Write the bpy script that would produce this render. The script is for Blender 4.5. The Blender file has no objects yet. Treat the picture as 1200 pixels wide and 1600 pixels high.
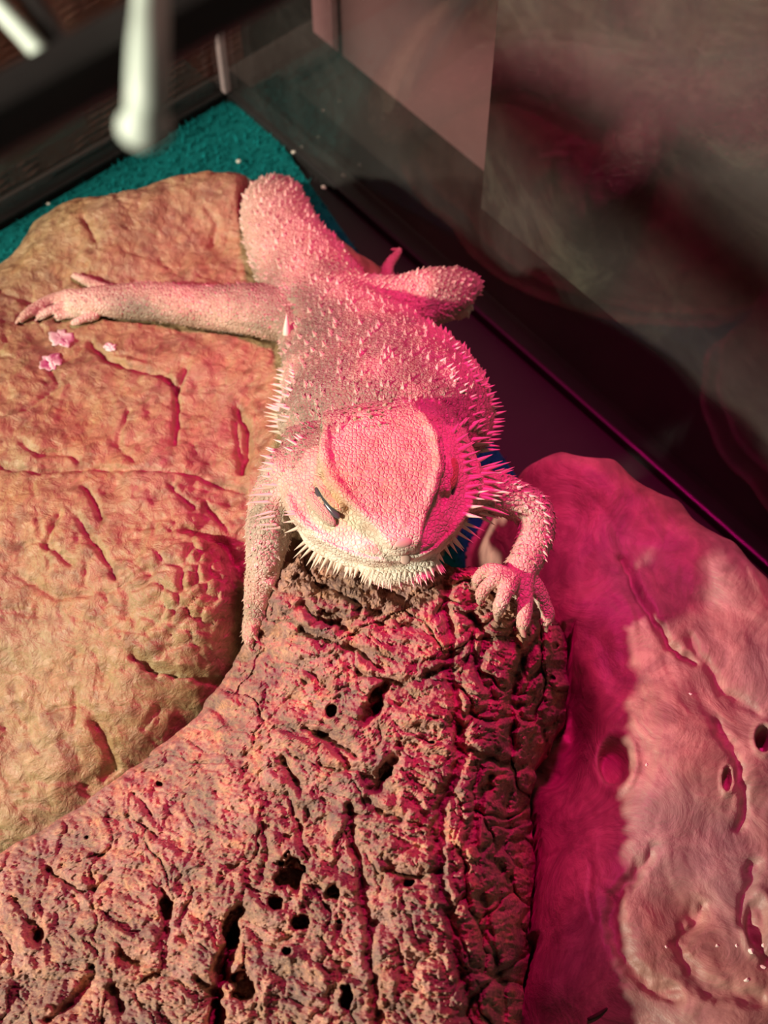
import bpy, bmesh, math, random
import numpy as np
from mathutils import Vector, Matrix
from mathutils.bvhtree import BVHTree

random.seed(7); np.random.seed(7)
scene = bpy.context.scene
COL = scene.collection

# ------------------------------------------------------------------ camera
FPX, PITCH, CZ = 2200.0, math.radians(59.0), 0.49
cam_d = bpy.data.cameras.new('camera'); cam = bpy.data.objects.new('camera', cam_d)
COL.objects.link(cam); scene.camera = cam
cam.location = (0, 0, CZ); cam.rotation_euler = (math.pi/2-PITCH, 0, 0)
cam_d.sensor_fit = 'VERTICAL'; cam_d.sensor_height = 36.0
cam_d.lens = 36.0*FPX/1600.0
cam_d.clip_start = 0.005; cam_d.clip_end = 20
cam_d.dof.use_dof = True; cam_d.dof.focus_distance = 0.43
cam_d.dof.aperture_fstop = 15.0

# ------------------------------------------------------------------ world, lights, exposure
w = bpy.data.worlds.new('dim_room'); scene.world = w; w.use_nodes = True
w.node_tree.nodes['Background'].inputs[0].default_value = (0.95, 0.85, 0.80, 1)
w.node_tree.nodes['Background'].inputs[1].default_value = 0.04

def lamp(name, kind, loc, energy, color, **kw):
    l = bpy.data.lights.new(name, kind); l.energy = energy; l.color = color
    o = bpy.data.objects.new(name, l); COL.objects.link(o); o.location = loc
    for k, v in kw.items(): setattr(l, k, v)
    return o
def aim(o, target):
    d = Vector(target)-o.location
    o.rotation_euler = d.to_track_quat('-Z', 'Y').to_euler()

white = lamp('room_lamp_left_offscreen', 'POINT', (-0.88, -0.15, 0.68), 106.0, (1.0, 0.87, 0.71), shadow_soft_size=0.025)
red = lamp('red_heat_lamp_above_offscreen', 'SPOT', (0.040, 0.36, 0.50), 10.0, (1.0, 0.0, 0.26),
           spot_size=math.radians(60), spot_blend=1.0, shadow_soft_size=0.03)
aim(red, (0.008, 0.262, 0.1))

vs = scene.view_settings
vs.view_transform = 'Standard'; vs.look = 'None'; vs.exposure = 0.0; vs.gamma = 1.0
vs.use_curve_mapping = False

# ------------------------------------------------------------------ pixel <-> world
FW = np.array([0, math.cos(PITCH), -math.sin(PITCH)]); UP = np.array([0, math.sin(PITCH), math.cos(PITCH)])
RT = np.array([1.0, 0, 0]); CAM = np.array([0, 0, CZ])
def ray(px, py):
    return RT*((px-600)/FPX) + UP*((800-py)/FPX) + FW
def PT(px, py, t): return CAM + ray(px, py)*t
def PZ(px, py, z):
    d = ray(px, py); return CAM + d*((z-CZ)/d[2])
def proj(P):
    Q = np.asarray(P)-CAM; dz = Q@FW
    return 600+FPX*(Q@RT)/dz, 800-FPX*(Q@UP)/dz, dz

# ------------------------------------------------------------------ numpy noise
def _h(ix, iy, iz, s):
    n = (ix.astype(np.int64)*374761393 + iy.astype(np.int64)*668265263 + iz.astype(np.int64)*2147483647 + s*974634777) & 0xffffffff
    n = ((n ^ (n >> 13))*1274126177) & 0xffffffff
    n = ((n ^ (n >> 16))*2246822519) & 0xffffffff
    return ((n ^ (n >> 15)) & 0xffffff)/float(0xffffff)
def vnoise(p, s=0):
    i = np.floor(p); f = p-i; u = f*f*f*(f*(f*6-15)+10)
    r = 0
    for a in (0, 1):
        for b in (0, 1):
            for c in (0, 1):
                wgt = (u[:, 0] if a else 1-u[:, 0])*(u[:, 1] if b else 1-u[:, 1])*(u[:, 2] if c else 1-u[:, 2])
                r = r + wgt*_h(i[:, 0]+a, i[:, 1]+b, i[:, 2]+c, s)
    return r*2-1
def fbm(p, oct=4, s=0, gain=.5):
    r = 0; a = 1.0; t = 0
    for k in range(oct):
        r = r+a*vnoise(p*(2.03**k)+k*7.3, s+k); t += a; a *= gain
    return r/t
def ridged(p, oct=4, s=0):
    r = 0; a = 1.0; t = 0
    for k in range(oct):
        r = r+a*(1-np.abs(vnoise(p*(2.1**k)+k*3.7, s+k))); t += a; a *= .5
    return r/t
def worley(p, s=0):
    i = np.floor(p); F1 = np.full(len(p), 9.0); F2 = np.full(len(p), 9.0); ID = np.zeros(len(p))
    for a in (-1, 0, 1):
        for b in (-1, 0, 1):
            cx, cy = i[:, 0]+a, i[:, 1]+b; z = np.zeros_like(cx)
            jx, jy = _h(cx, cy, z, s+1), _h(cx, cy, z, s+2)
            d = np.hypot(cx+jx-p[:, 0], cy+jy-p[:, 1])
            idv = _h(cx, cy, z, s+3); m = d < F1
            F2 = np.where(m, F1, np.minimum(F2, d)); ID = np.where(m, idv, ID); F1 = np.where(m, d, F1)
    return F1, F2, ID
def sstep(a, b, x):
    t = np.clip((x-a)/(b-a), 0, 1); return t*t*(3-2*t)
def seg_dist(x, y, pl):
    D = np.full(len(x), 1e9)
    for (ax, ay), (bx, by) in zip(pl[:-1], pl[1:]):
        vx, vy = bx-ax, by-ay; L2 = vx*vx+vy*vy+1e-9
        t = np.clip(((x-ax)*vx+(y-ay)*vy)/L2, 0, 1)
        D = np.minimum(D, np.hypot(x-ax-t*vx, y-ay-t*vy))
    return D

# ------------------------------------------------------------------ mesh and tag helpers
def mesh_np(name, V, F, smooth=True, col=None):
    V = np.asarray(V, dtype=np.float32); F = np.asarray(F, dtype=np.int32); k = F.shape[1]
    me = bpy.data.meshes.new(name)
    me.vertices.add(len(V)); me.vertices.foreach_set('co', V.ravel())
    me.loops.add(F.size); me.loops.foreach_set('vertex_index', F.ravel())
    me.polygons.add(len(F)); me.polygons.foreach_set('loop_start', np.arange(0, F.size, k, dtype=np.int32))
    me.update(calc_edges=True); me.validate()
    me.polygons.foreach_set('use_smooth', np.full(len(me.polygons), smooth))
    if col is not None: set_col(me, col)
    return me
def set_col(me, col):
    a = me.color_attributes.new('Col', 'FLOAT_COLOR', 'POINT')
    c = np.ones((len(me.vertices), 4), dtype=np.float32); c[:, :3] = col
    a.data.foreach_set('color', c.ravel())
def link(name, me, mat, parent=None):
    o = bpy.data.objects.new(name, me); COL.objects.link(o)
    if mat and not me.materials: me.materials.append(mat)
    if parent:
        o.parent = parent; o.matrix_parent_inverse = parent.matrix_world.inverted()
    return o
def tag(o, label=None, cat=None, group=None, kind=None):
    if label: o['label'] = label
    if cat: o['category'] = cat
    if group: o['group'] = group
    if kind: o['kind'] = kind
    return o
def empty(name, loc):
    o = bpy.data.objects.new(name, None); COL.objects.link(o); o.location = loc
    o.empty_display_size = .01; bpy.context.view_layer.update(); return o
def box_mesh(name, sx, sy, sz, bev=0.0):
    bm = bmesh.new(); bmesh.ops.create_cube(bm, size=1)
    bmesh.ops.scale(bm, vec=(sx, sy, sz), verts=bm.verts)
    if bev: bmesh.ops.bevel(bm, geom=bm.edges[:], offset=bev, segments=2, affect='EDGES', profile=.6)
    me = bpy.data.meshes.new(name); bm.to_mesh(me); bm.free(); return me
def ring_sweep(P, R, n=12, hint=(0, 0, 1), flat=None, caps=True):
    """rings along P with half widths R (side, up); returns verts, quads"""
    P = np.asarray(P, float); m = len(P)
    R = [(r, r) if np.isscalar(r) else r for r in R]
    V = []; hint = np.asarray(hint, float); prev = None
    ang = np.linspace(0, 2*math.pi, n, endpoint=False)
    for i in range(m):
        t = P[min(i+1, m-1)]-P[max(i-1, 0)]; t /= np.linalg.norm(t)+1e-12
        s = np.cross(t, hint)
        if np.linalg.norm(s) < .15: s = prev if prev is not None else np.cross(t, (0, 1, 0.01))
        s = s/np.linalg.norm(s); prev = s; u = np.cross(s, t)
        for a in ang: V.append(P[i]+s*math.cos(a)*R[i][0]+u*math.sin(a)*R[i][1])
    F = []
    for i in range(m-1):
        for j in range(n):
            a, b = i*n+j, i*n+(j+1) % n
            F.append((a, b, b+n, a+n))
    if caps:
        c0, c1 = len(V), len(V)+1; V += [P[0], P[-1]]
        for j in range(n):
            F.append((j, c0, c0, (j+1) % n)); F.append(((m-1)*n+j, (m-1)*n+(j+1) % n, c1, c1))
    return V, F
def catmull(P, k):
    P = np.asarray(P, float); Q = np.vstack([2*P[0]-P[1], P, 2*P[-1]-P[-2]]); out = []
    for i in range(1, len(Q)-2):
        for t in np.linspace(0, 1, k, endpoint=False):
            p0, p1, p2, p3 = Q[i-1:i+3]
            out.append(.5*(2*p1+(p2-p0)*t+(2*p0-5*p1+4*p2-p3)*t*t+(3*p1-p0-3*p2+p3)*t**3))
    out.append(P[-1]); return np.array(out)
def py_mesh(name, V, F, smooth=True):
    me = bpy.data.meshes.new(name)
    FF = []
    for f in F:
        g = []
        for i in f:
            if i not in g: g.append(i)
        if len(g) > 2: FF.append(g)
    me.from_pydata([tuple(v) for v in V], [], FF); me.update()
    for p in me.polygons: p.use_smooth = smooth
    return me

# ------------------------------------------------------------------ materials
class NT:
    def __init__(s, name):
        s.m = bpy.data.materials.new(name); s.m.use_nodes = True; s.t = s.m.node_tree
        s.b = s.t.nodes['Principled BSDF']; s.out = s.t.nodes['Material Output']
    def n(s, typ, **kw):
        o = s.t.nodes.new(typ)
        for k, v in kw.items():
            if k.startswith('i_'):
                key = k[2:]; key = int(key) if key.isdigit() else key.replace('_', ' ')
                o.inputs[key].default_value = v
            else: setattr(o, k, v)
        return o
    def l(s, a, b): s.t.links.new(a, b)
    def noise(s, scale, detail=4, rough=.55, dist=0, vec=None):
        o = s.n('ShaderNodeTexNoise'); o.inputs['Scale'].default_value = scale; o.inputs['Detail'].default_value = detail
        o.inputs['Roughness'].default_value = rough; o.inputs['Distortion'].default_value = dist
        s.l(vec or s.coord(), o.inputs['Vector']); return o.outputs['Fac']
    def coord(s):
        if not hasattr(s, 'tc'): s.tc = s.n('ShaderNodeTexCoord')
        return s.tc.outputs['Object']
    def ramp(s, fac, stops):
        r = s.n('ShaderNodeValToRGB'); e = r.color_ramp.elements
        while len(e) < len(stops): e.new(.5)
        for k, (p, c) in enumerate(stops): e[k].position = p; e[k].color = (c[0], c[1], c[2], 1)
        s.l(fac, r.inputs[0]); return r.outputs[0]
    def mix(s, fac, a, b, mode='MIX'):
        m = s.n('ShaderNodeMix', data_type='RGBA', blend_type=mode)
        for v, k in ((fac, 0), (a, 6), (b, 7)):
            if isinstance(v, (int, float)): m.inputs[k].default_value = v
            elif isinstance(v, tuple): m.inputs[k].default_value = (*v, 1)
            else: s.l(v, m.inputs[k])
        return m.outputs[2]
    def bump(s, h, strength, dist, prev=None):
        b = s.n('ShaderNodeBump'); b.inputs['Strength'].default_value = strength; b.inputs['Distance'].default_value = dist
        s.l(h, b.inputs['Height'])
        if prev: s.l(prev, b.inputs['Normal'])
        return b.outputs[0]
    def done(s, color=None, rough=.6, normal=None, spec=.4, **kw):
        if color is not None:
            if isinstance(color, tuple): s.b.inputs['Base Color'].default_value = (*color, 1)
            else: s.l(color, s.b.inputs['Base Color'])
        if isinstance(rough, (int, float)): s.b.inputs['Roughness'].default_value = rough
        else: s.l(rough, s.b.inputs['Roughness'])
        s.b.inputs['Specular IOR Level'].default_value = spec
        if normal: s.l(normal, s.b.inputs['Normal'])
        for k, v in kw.items(): s.b.inputs[k.replace('_', ' ')].default_value = v
        return s.m
    def attr(s): return s.n('ShaderNodeAttribute', attribute_name='Col').outputs['Color']

def simple(name, c, rough=.6, spec=.4, nscale=300, amt=.25, bump=0.0):
    M = NT(name); f = M.noise(nscale)
    c2 = tuple(x*(1-amt) for x in c); col = M.mix(f, c2, tuple(min(1, x*(1+amt)) for x in c))
    nn = M.bump(f, .6, bump) if bump else None
    return M.done(col, rough, nn, spec)

M_ = {}
def rock_tan():
    M = NT('sandstone_resin'); a = M.attr(); n1 = M.noise(60, 6, .6, .6); n2 = M.noise(420, 5, .65)
    c = M.mix(M.ramp(n1, [(.3, (0, 0, 0)), (.7, (1, 1, 1))]), a, M.mix(1.0, a, (1.12, .86, .74), 'MULTIPLY'))
    c = M.mix(M.ramp(n2, [(.35, (.7,)*3), (.6, (0,)*3)]), c, M.mix(1.0, a, (.72, .60, .50), 'MULTIPLY'))
    nn = M.bump(M.noise(190, 6, .62, .8), .7, .0028); nn = M.bump(n2, .5, .0010, nn)
    return M.done(c, .36, nn, .5)
def rock_brown():
    M = NT('smooth_brown_resin'); a = M.attr()
    w1 = M.noise(38, 7, .62, 2.6); w2 = M.noise(120, 6, .65, 1.5)
    c = M.mix(M.ramp(w1, [(.38, (0, 0, 0)), (.62, (1, 1, 1))]), M.mix(1.0, a, (.72, .66, .66), 'MULTIPLY'), M.mix(1.0, a, (1.16, 1.1, 1.05), 'MULTIPLY'))
    c = M.mix(M.ramp(w2, [(.40, (.35,)*3), (.5, (0,)*3)]), c, M.mix(1.0, a, (.62, .5, .5), 'MULTIPLY'))
    nn = M.bump(w1, .4, .0028); nn = M.bump(w2, .16, .0010, nn)
    nn = M.bump(M.noise(900, 3), .2, .0003, nn)
    return M.done(c, .5, nn, .45)
def cork_mat():
    M = NT('cork_bark'); a = M.attr(); n1 = M.noise(160, 7, .68, 1.0); n2 = M.noise(800, 5, .7); n3 = M.noise(45, 5, .6, .5)
    c = M.mix(M.ramp(n1, [(.36, (0, 0, 0)), (.62, (1, 1, 1))]), M.mix(1.0, a, (.66, .62, .66), 'MULTIPLY'), M.mix(1.0, a, (1.18, 1.06, .92), 'MULTIPLY'))
    c = M.mix(M.ramp(n3, [(.5, (0, 0, 0)), (.68, (.6,)*3)]), c, M.mix(1.0, a, (.78, .82, .92), 'MULTIPLY'))
    c = M.mix(M.ramp(n2, [(.3, (.75,)*3), (.5, (0,)*3)]), c, M.mix(1.0, a, (.45, .38, .38), 'MULTIPLY'))
    nn = M.bump(n1, .55, .0022); nn = M.bump(n2, .6, .0008, nn)
    return M.done(c, .85, nn, .2)
def skin_mat(name='scaly_skin', rgb=None):
    M = NT(name); a = M.attr() if rgb is None else M.mix(M.noise(500), rgb, tuple(min(1, x*1.2) for x in rgb))
    v = M.n('ShaderNodeTexVoronoi', feature='DISTANCE_TO_EDGE'); v.inputs['Scale'].default_value = 760; v.inputs['Randomness'].default_value = .75
    wn = M.n('ShaderNodeVectorMath', operation='ADD')
    M.l(M.coord(), v.inputs['Vector'])
    e = M.ramp(v.outputs['Distance'], [(0, (0, 0, 0)), (.22, (1, 1, 1))])
    n = M.noise(1500, 3)
    c = a
    c = M.mix(M.ramp(M.noise(260, 4), [(.4, (.45,)*3), (.58, (0,)*3)]), c, M.mix(1.0, a, (.8, .72, .66), 'MULTIPLY'))
    nn = M.bump(e, .55, .0007); nn = M.bump(n, .2, .0003, nn)
    m = M.done(c, .5, nn, .4)
    M.b.inputs['Subsurface Weight'].default_value = .12
    M.b.inputs['Subsurface Radius'].default_value = (.003, .0012, .0008)
    M.b.inputs['Subsurface Scale'].default_value = 1.0
    return m
def glass_mat(name, dust, tint=(.93, .95, .94)):
    M = NT(name); M.t.nodes.remove(M.b)
    tr = M.n('ShaderNodeBsdfTransparent'); tr.inputs[0].default_value = (*tint, 1)
    gl = M.n('ShaderNodeBsdfGlossy'); gl.inputs['Roughness'].default_value = .04; gl.inputs[0].default_value = (1, 1, 1, 1)
    df = M.n('ShaderNodeBsdfDiffuse'); df.inputs[0].default_value = (.7, .66, .62, 1)
    lw = M.n('ShaderNodeLayerWeight'); lw.inputs['Blend'].default_value = .5
    pw = M.n('ShaderNodeMath', operation='POWER'); M.l(lw.outputs['Facing'], pw.inputs[0]); pw.inputs[1].default_value = 5.0
    fr = M.n('ShaderNodeMath', operation='MULTIPLY_ADD'); M.l(pw.outputs[0], fr.inputs[0]); fr.inputs[1].default_value = .96; fr.inputs[2].default_value = .04
    m1 = M.n('ShaderNodeMixShader'); M.l(fr.outputs[0], m1.inputs[0]); M.l(tr.outputs[0], m1.inputs[1]); M.l(gl.outputs[0], m1.inputs[2])
    f = M.noise(14, 6, .65, 1.5)
    r = M.ramp(f, [(.42, (dust*.25,)*3), (.72, (dust,)*3)])
    m2 = M.n('ShaderNodeMixShader'); M.l(r, m2.inputs[0]); M.l(m1.outputs[0], m2.inputs[1]); M.l(df.outputs[0], m2.inputs[2])
    M.l(m2.outputs[0], M.out.inputs[0]); return M.m
def woven_mat():
    M = NT('woven_terracotta')
    wv = M.n('ShaderNodeTexWave', wave_type='BANDS', bands_direction='X'); wv.inputs['Scale'].default_value = 95; wv.inputs['Distortion'].default_value = 1.5; wv.inputs['Detail'].default_value = 2
    wz = M.n('ShaderNodeTexWave', wave_type='BANDS', bands_direction='Z'); wz.inputs['Scale'].default_value = 70; wz.inputs['Distortion'].default_value = 1.5
    M.l(M.coord(), wv.inputs['Vector']); M.l(M.coord(), wz.inputs['Vector'])
    mu = M.n('ShaderNodeMath', operation='MULTIPLY'); M.l(wv.outputs['Fac'], mu.inputs[0]); M.l(wz.outputs['Fac'], mu.inputs[1])
    c = M.mix(mu.outputs[0], (.30, .12, .085), (.52, .26, .19))
    c = M.mix(M.ramp(M.noise(18), [(.4, (0, 0, 0)), (.65, (.5,)*3)]), c, (.26, .13, .12))
    return M.done(c, .9, M.bump(mu.outputs[0], .7, .002), .1)
def sheet_mat():
    M = NT('printed_rock_sheet'); n1 = M.noise(22, 8, .66, 1.2); n2 = M.noise(9, 3, .5, .4)
    c = M.ramp(n1, [(.3, (.008, .007, .006)), (.5, (.026, .022, .019)), (.72, (.10, .09, .068))])
    c = M.mix(M.ramp(n2, [(.42, (.6,)*3), (.6, (0,)*3)]), c, (.03, .02, .022))
    return M.done(c, .6, None, .3)

M_['tan'] = rock_tan(); M_['brown'] = rock_brown(); M_['cork'] = cork_mat(); M_['skin'] = skin_mat()
M_['glass'] = glass_mat('dusty_glass', .028); M_['woven'] = woven_mat(); M_['sheet'] = sheet_mat()
M_['black'] = simple('black_plastic', (.018, .016, .016), .45, .4, 120, .3)
M_['pale'] = simple('pale_green_plastic', (.48, .58, .52), .5, .4, 90, .12)
M_['carpet'] = simple('teal_carpet', (.004, .13, .13), .95, .1, 700, .35, .001)
M_['pile'] = simple('teal_pile', (.005, .19, .195), .95, .1, 500, .4)
M_['mauve'] = simple('mauve_room_wall', (.24, .11, .115), .9, .1, 14, .25)
M_['bare'] = simple('bare_black_base', (.014, .011, .011), .6, .3, 60, .3)
M_['stand'] = simple('dark_stand', (.035, .022, .02), .7, .2, 30, .3)
M_['silicone'] = simple('silicone_seam', (.55, .42, .42), .4, .4, 300, .2)
M_['claw'] = simple('horn_claw', (.48, .33, .24), .35, .5, 900, .35)
M_['spike'] = simple('pale_spike', (.86, .68, .56), .5, .4, 500, .12)
M_['crumb'] = simple('white_crumb', (.8, .72, .62), .6, .4, 900, .2)
M_['shed'] = simple('shed_skin', (.68, .57, .55), .3, .6, 900, .15, .0005)
M_['twig'] = simple('dark_twig', (.06, .04, .03), .8, .2, 600, .4)
M_['label'] = simple('pinkish_sticker', (.34, .20, .17), .6, .3, 200, .1)
M_['eye'] = simple('grey_eye', (.07, .07, .075), .12, .6, 400, .3)
M_['lid'] = simple('orange_eyelid', (.66, .36, .18), .55, .3, 6, .25, .02); M_['lowlid'] = simple('pale_eyelid', (.72, .60, .44), .55, .3, 6, .2, .02)
M_['plate'] = simple('nose_plate', (.66, .45, .38), .5, .3, 900, .1)

# ------------------------------------------------------------------ the tank
C0 = np.array([-.077, .534, 0]); D1 = np.array([.652, -.758, 0]); D2 = np.array([-.776, -.63, 0])
D1 /= np.linalg.norm(D1); D2 = np.array([D1[1], -D1[0], 0.])
L1, L2, RIM = .70, .46, .37
def TW(a, b, z): return C0+D1*a+D2*b+np.array([0, 0, z])
ang1 = math.atan2(D1[1], D1[0])
def tank_box(name, a0, a1, b0, b1, z0, z1, mat, bev=0, parent=None):
    c = TW((a0+a1)/2, (b0+b1)/2, (z0+z1)/2)
    o = bpy.data.objects.new(name, box_mesh(name, a1-a0, b1-b0, z1-z0, bev)); COL.objects.link(o)
    o.data.materials.append(mat); o.location = c; o.rotation_euler = (0, 0, ang1)   # local x = D1, local y = -D2
    return o
# local y is opposite to D2, boxes are symmetric so sizes hold
fl = tank_box('floor', -.006, L1+.006, -.006, L2+.006, -.012, 0, M_['bare']); tag(fl, kind='structure')
for nm, a0, a1, b0, b1 in (('wall_right', 0, L1, -.005, 0), ('wall_back', -.005, 0, 0, L2),
                           ('wall_left', 0, L1, L2, L2+.005), ('wall_front', L1, L1+.005, 0, L2)):
    tag(tank_box(nm, a0, a1, b0, b1, 0.0005, RIM, M_['glass']), kind='structure')
k = 0
for (a0, a1, b0, b1) in ((-.008, L1+.008, -.009, .002), (-.009, .002, .002, L2), (-.008, L1+.008, L2-.004, L2+.009), (L1-.004, L1+.009, .004, L2-.004)):
    k += 1; tag(tank_box('trim_%d' % k, a0, a1, b0, b1, -.004, .0055, M_['black'], .0012), kind='structure')
for (a0, a1, b0, b1) in ((-.008, L1+.008, -.009, .006), (-.009, .006, .006, L2-.006), (-.008, L1+.008, L2-.006, L2+.009), (L1-.006, L1+.009, .006, L2-.006)):
    k += 1; tag(tank_box('trim_%d' % k, a0, a1, b0, b1, RIM-.012, RIM+.010, M_['black'], .002), kind='structure')
k += 1; tag(tank_box('trim_%d' % k, 0, .004, 0, .004, .0055, RIM-.012, M_['silicone'], .001), kind='structure')
# centre brace over the tank
br = tank_box('tank_brace', .3248, .3312, .006, L2-.006, RIM-.0045, RIM+.0035, M_['black'], .0018)
tag(br, 'black plastic brace bar running across the top of the glass tank', 'brace bar')
# things seen through the panes
wp = tank_box('woven_panel', -.035, -.028, -.03, L2+.02, -.012, RIM+.04, M_['woven'])
tag(wp, 'terracotta woven panel standing behind the narrow end pane of the tank', 'panel')
sp = tank_box('rock_print_sheet', .172, L1, -.0085, -.0065, .0555, RIM-.014, M_['sheet'])
tag(sp, 'dark rock print background sheet stuck outside the long glass pane', 'background sheet')
rw = tank_box('room_wall_panel', -.02, L1+.1, -.075, -.07, -.012, .6, M_['mauve'])
rw.name = 'wall_room'; tag(rw, kind='structure')
ts = tank_box('tank_stand', -.30, L1+.15, -.30, L2+.30, -.042, -.0125, M_['stand'], .003)
tag(ts, 'dark brown stand top that the glass tank stands on', 'stand')
st = tank_box('sticker', -.0068, -.0052, .075, .125, .024, .040, M_['label'], .0007)
tag(st, 'small blurred pinkish sticker on the end pane above the teal carpet', 'sticker')

# teal carpet mat cut a little askew, its pile on top
def mat():
    e0, e1 = PZ(392, 162, 0), PZ(493, 305, 0); ed = (e1-e0)/np.linalg.norm(e1-e0)
    q = [TW(.004, .006, 0), TW(.004, L2-.004, 0), TW(L1-.01, L2-.004, 0), e0+ed*.62, e0]
    poly = np.array([p[:2] for p in q])
    V = [(x, y, 0) for x, y in poly]+[(x, y, .0022) for x, y in poly]; n = len(poly)
    F = [tuple(range(n)), tuple(range(2*n-1, n-1, -1))]+[(i, (i+1) % n, n+(i+1) % n, n+i) for i in range(n)]
    me = bpy.data.meshes.new('carpet_mat'); me.from_pydata(V, [], F); me.update()
    bm = bmesh.new(); bm.from_mesh(me); bmesh.ops.recalc_face_normals(bm, faces=bm.faces); bm.to_mesh(me); bm.free()
    o = link('carpet_mat', me, M_['carpet']); tag(o, 'teal carpet mat lying on the tank floor under the rocks', 'carpet mat')
    lo, hi = poly.min(0), poly.max(0); m = 110000
    P = np.random.rand(m, 2)*(hi-lo)+lo; inside = np.ones(m, bool)
    c = poly.mean(0)
    for i in range(n):
        p0, p1 = poly[i], poly[(i+1) % n]; e = p1-p0
        sg = np.sign(e[0]*(c-p0)[1]-e[1]*(c-p0)[0]); inside &= sg*(e[0]*(P[:, 1]-p0[1])-e[1]*(P[:, 0]-p0[0])) > 0
    for H in (LR, RR):
        i = np.clip(np.round((P[:, 0]-H.x[0])/H.step).astype(int), 0, len(H.x)-1); j = np.clip(np.round((P[:, 1]-H.y[0])/H.step).astype(int), 0, len(H.y)-1)
        inside &= H.Z[j, i] < -.003
    P = P[inside]; m = len(P)
    base = np.c_[P, np.full(m, .002)]
    h = .0038+.0018*np.random.rand(m); th = np.random.rand(m)*6.283; wd = .0005
    s = np.stack([np.cos(th), np.sin(th), 0*th], 1)*wd
    tip = base+np.random.randn(m, 3)*.0009; tip[:, 2] = h
    V = np.empty((m*3, 3)); V[0::3] = base-s; V[1::3] = base+s; V[2::3] = tip
    p = link('carpet_pile', mesh_np('carpet_pile', V, np.arange(m*3).reshape(m, 3), False), M_['pile'], o); tag(p, kind='stuff')
# ------------------------------------------------------------------ scattered-data surfaces
def rbf(P, Z, Q, eps=0.0):
    P = np.asarray(P, float); Z = np.asarray(Z, float); n = len(P)
    D = np.hypot(P[:, None, 0]-P[None, :, 0], P[:, None, 1]-P[None, :, 1])
    A = np.zeros((n+3, n+3)); A[:n, :n] = -np.sqrt(D*D+eps*eps)
    A[:n, :n] += np.eye(n)*1e-9; A[:n, n] = 1; A[:n, n+1:] = P; A[n, :n] = 1; A[n+1:, :n] = P.T
    c = np.linalg.solve(A, np.concatenate([Z, [0, 0, 0]]))
    out = np.empty(len(Q))
    for i in range(0, len(Q), 40000):
        q = Q[i:i+40000]; d = np.hypot(q[:, None, 0]-P[None, :, 0], q[:, None, 1]-P[None, :, 1])
        out[i:i+40000] = -np.sqrt(d*d+eps*eps)@c[:n]+c[n]+q@c[n+1:]
    return out
def blur(Z, it):
    for _ in range(it):
        Zp = np.pad(Z, 1, mode='edge')
        Z = (Zp[1:-1, 1:-1]*4+2*(Zp[:-2, 1:-1]+Zp[2:, 1:-1]+Zp[1:-1, :-2]+Zp[1:-1, 2:])+Zp[:-2, :-2]+Zp[2:, 2:]+Zp[:-2, 2:]+Zp[2:, :-2])/16
    return Z
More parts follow.
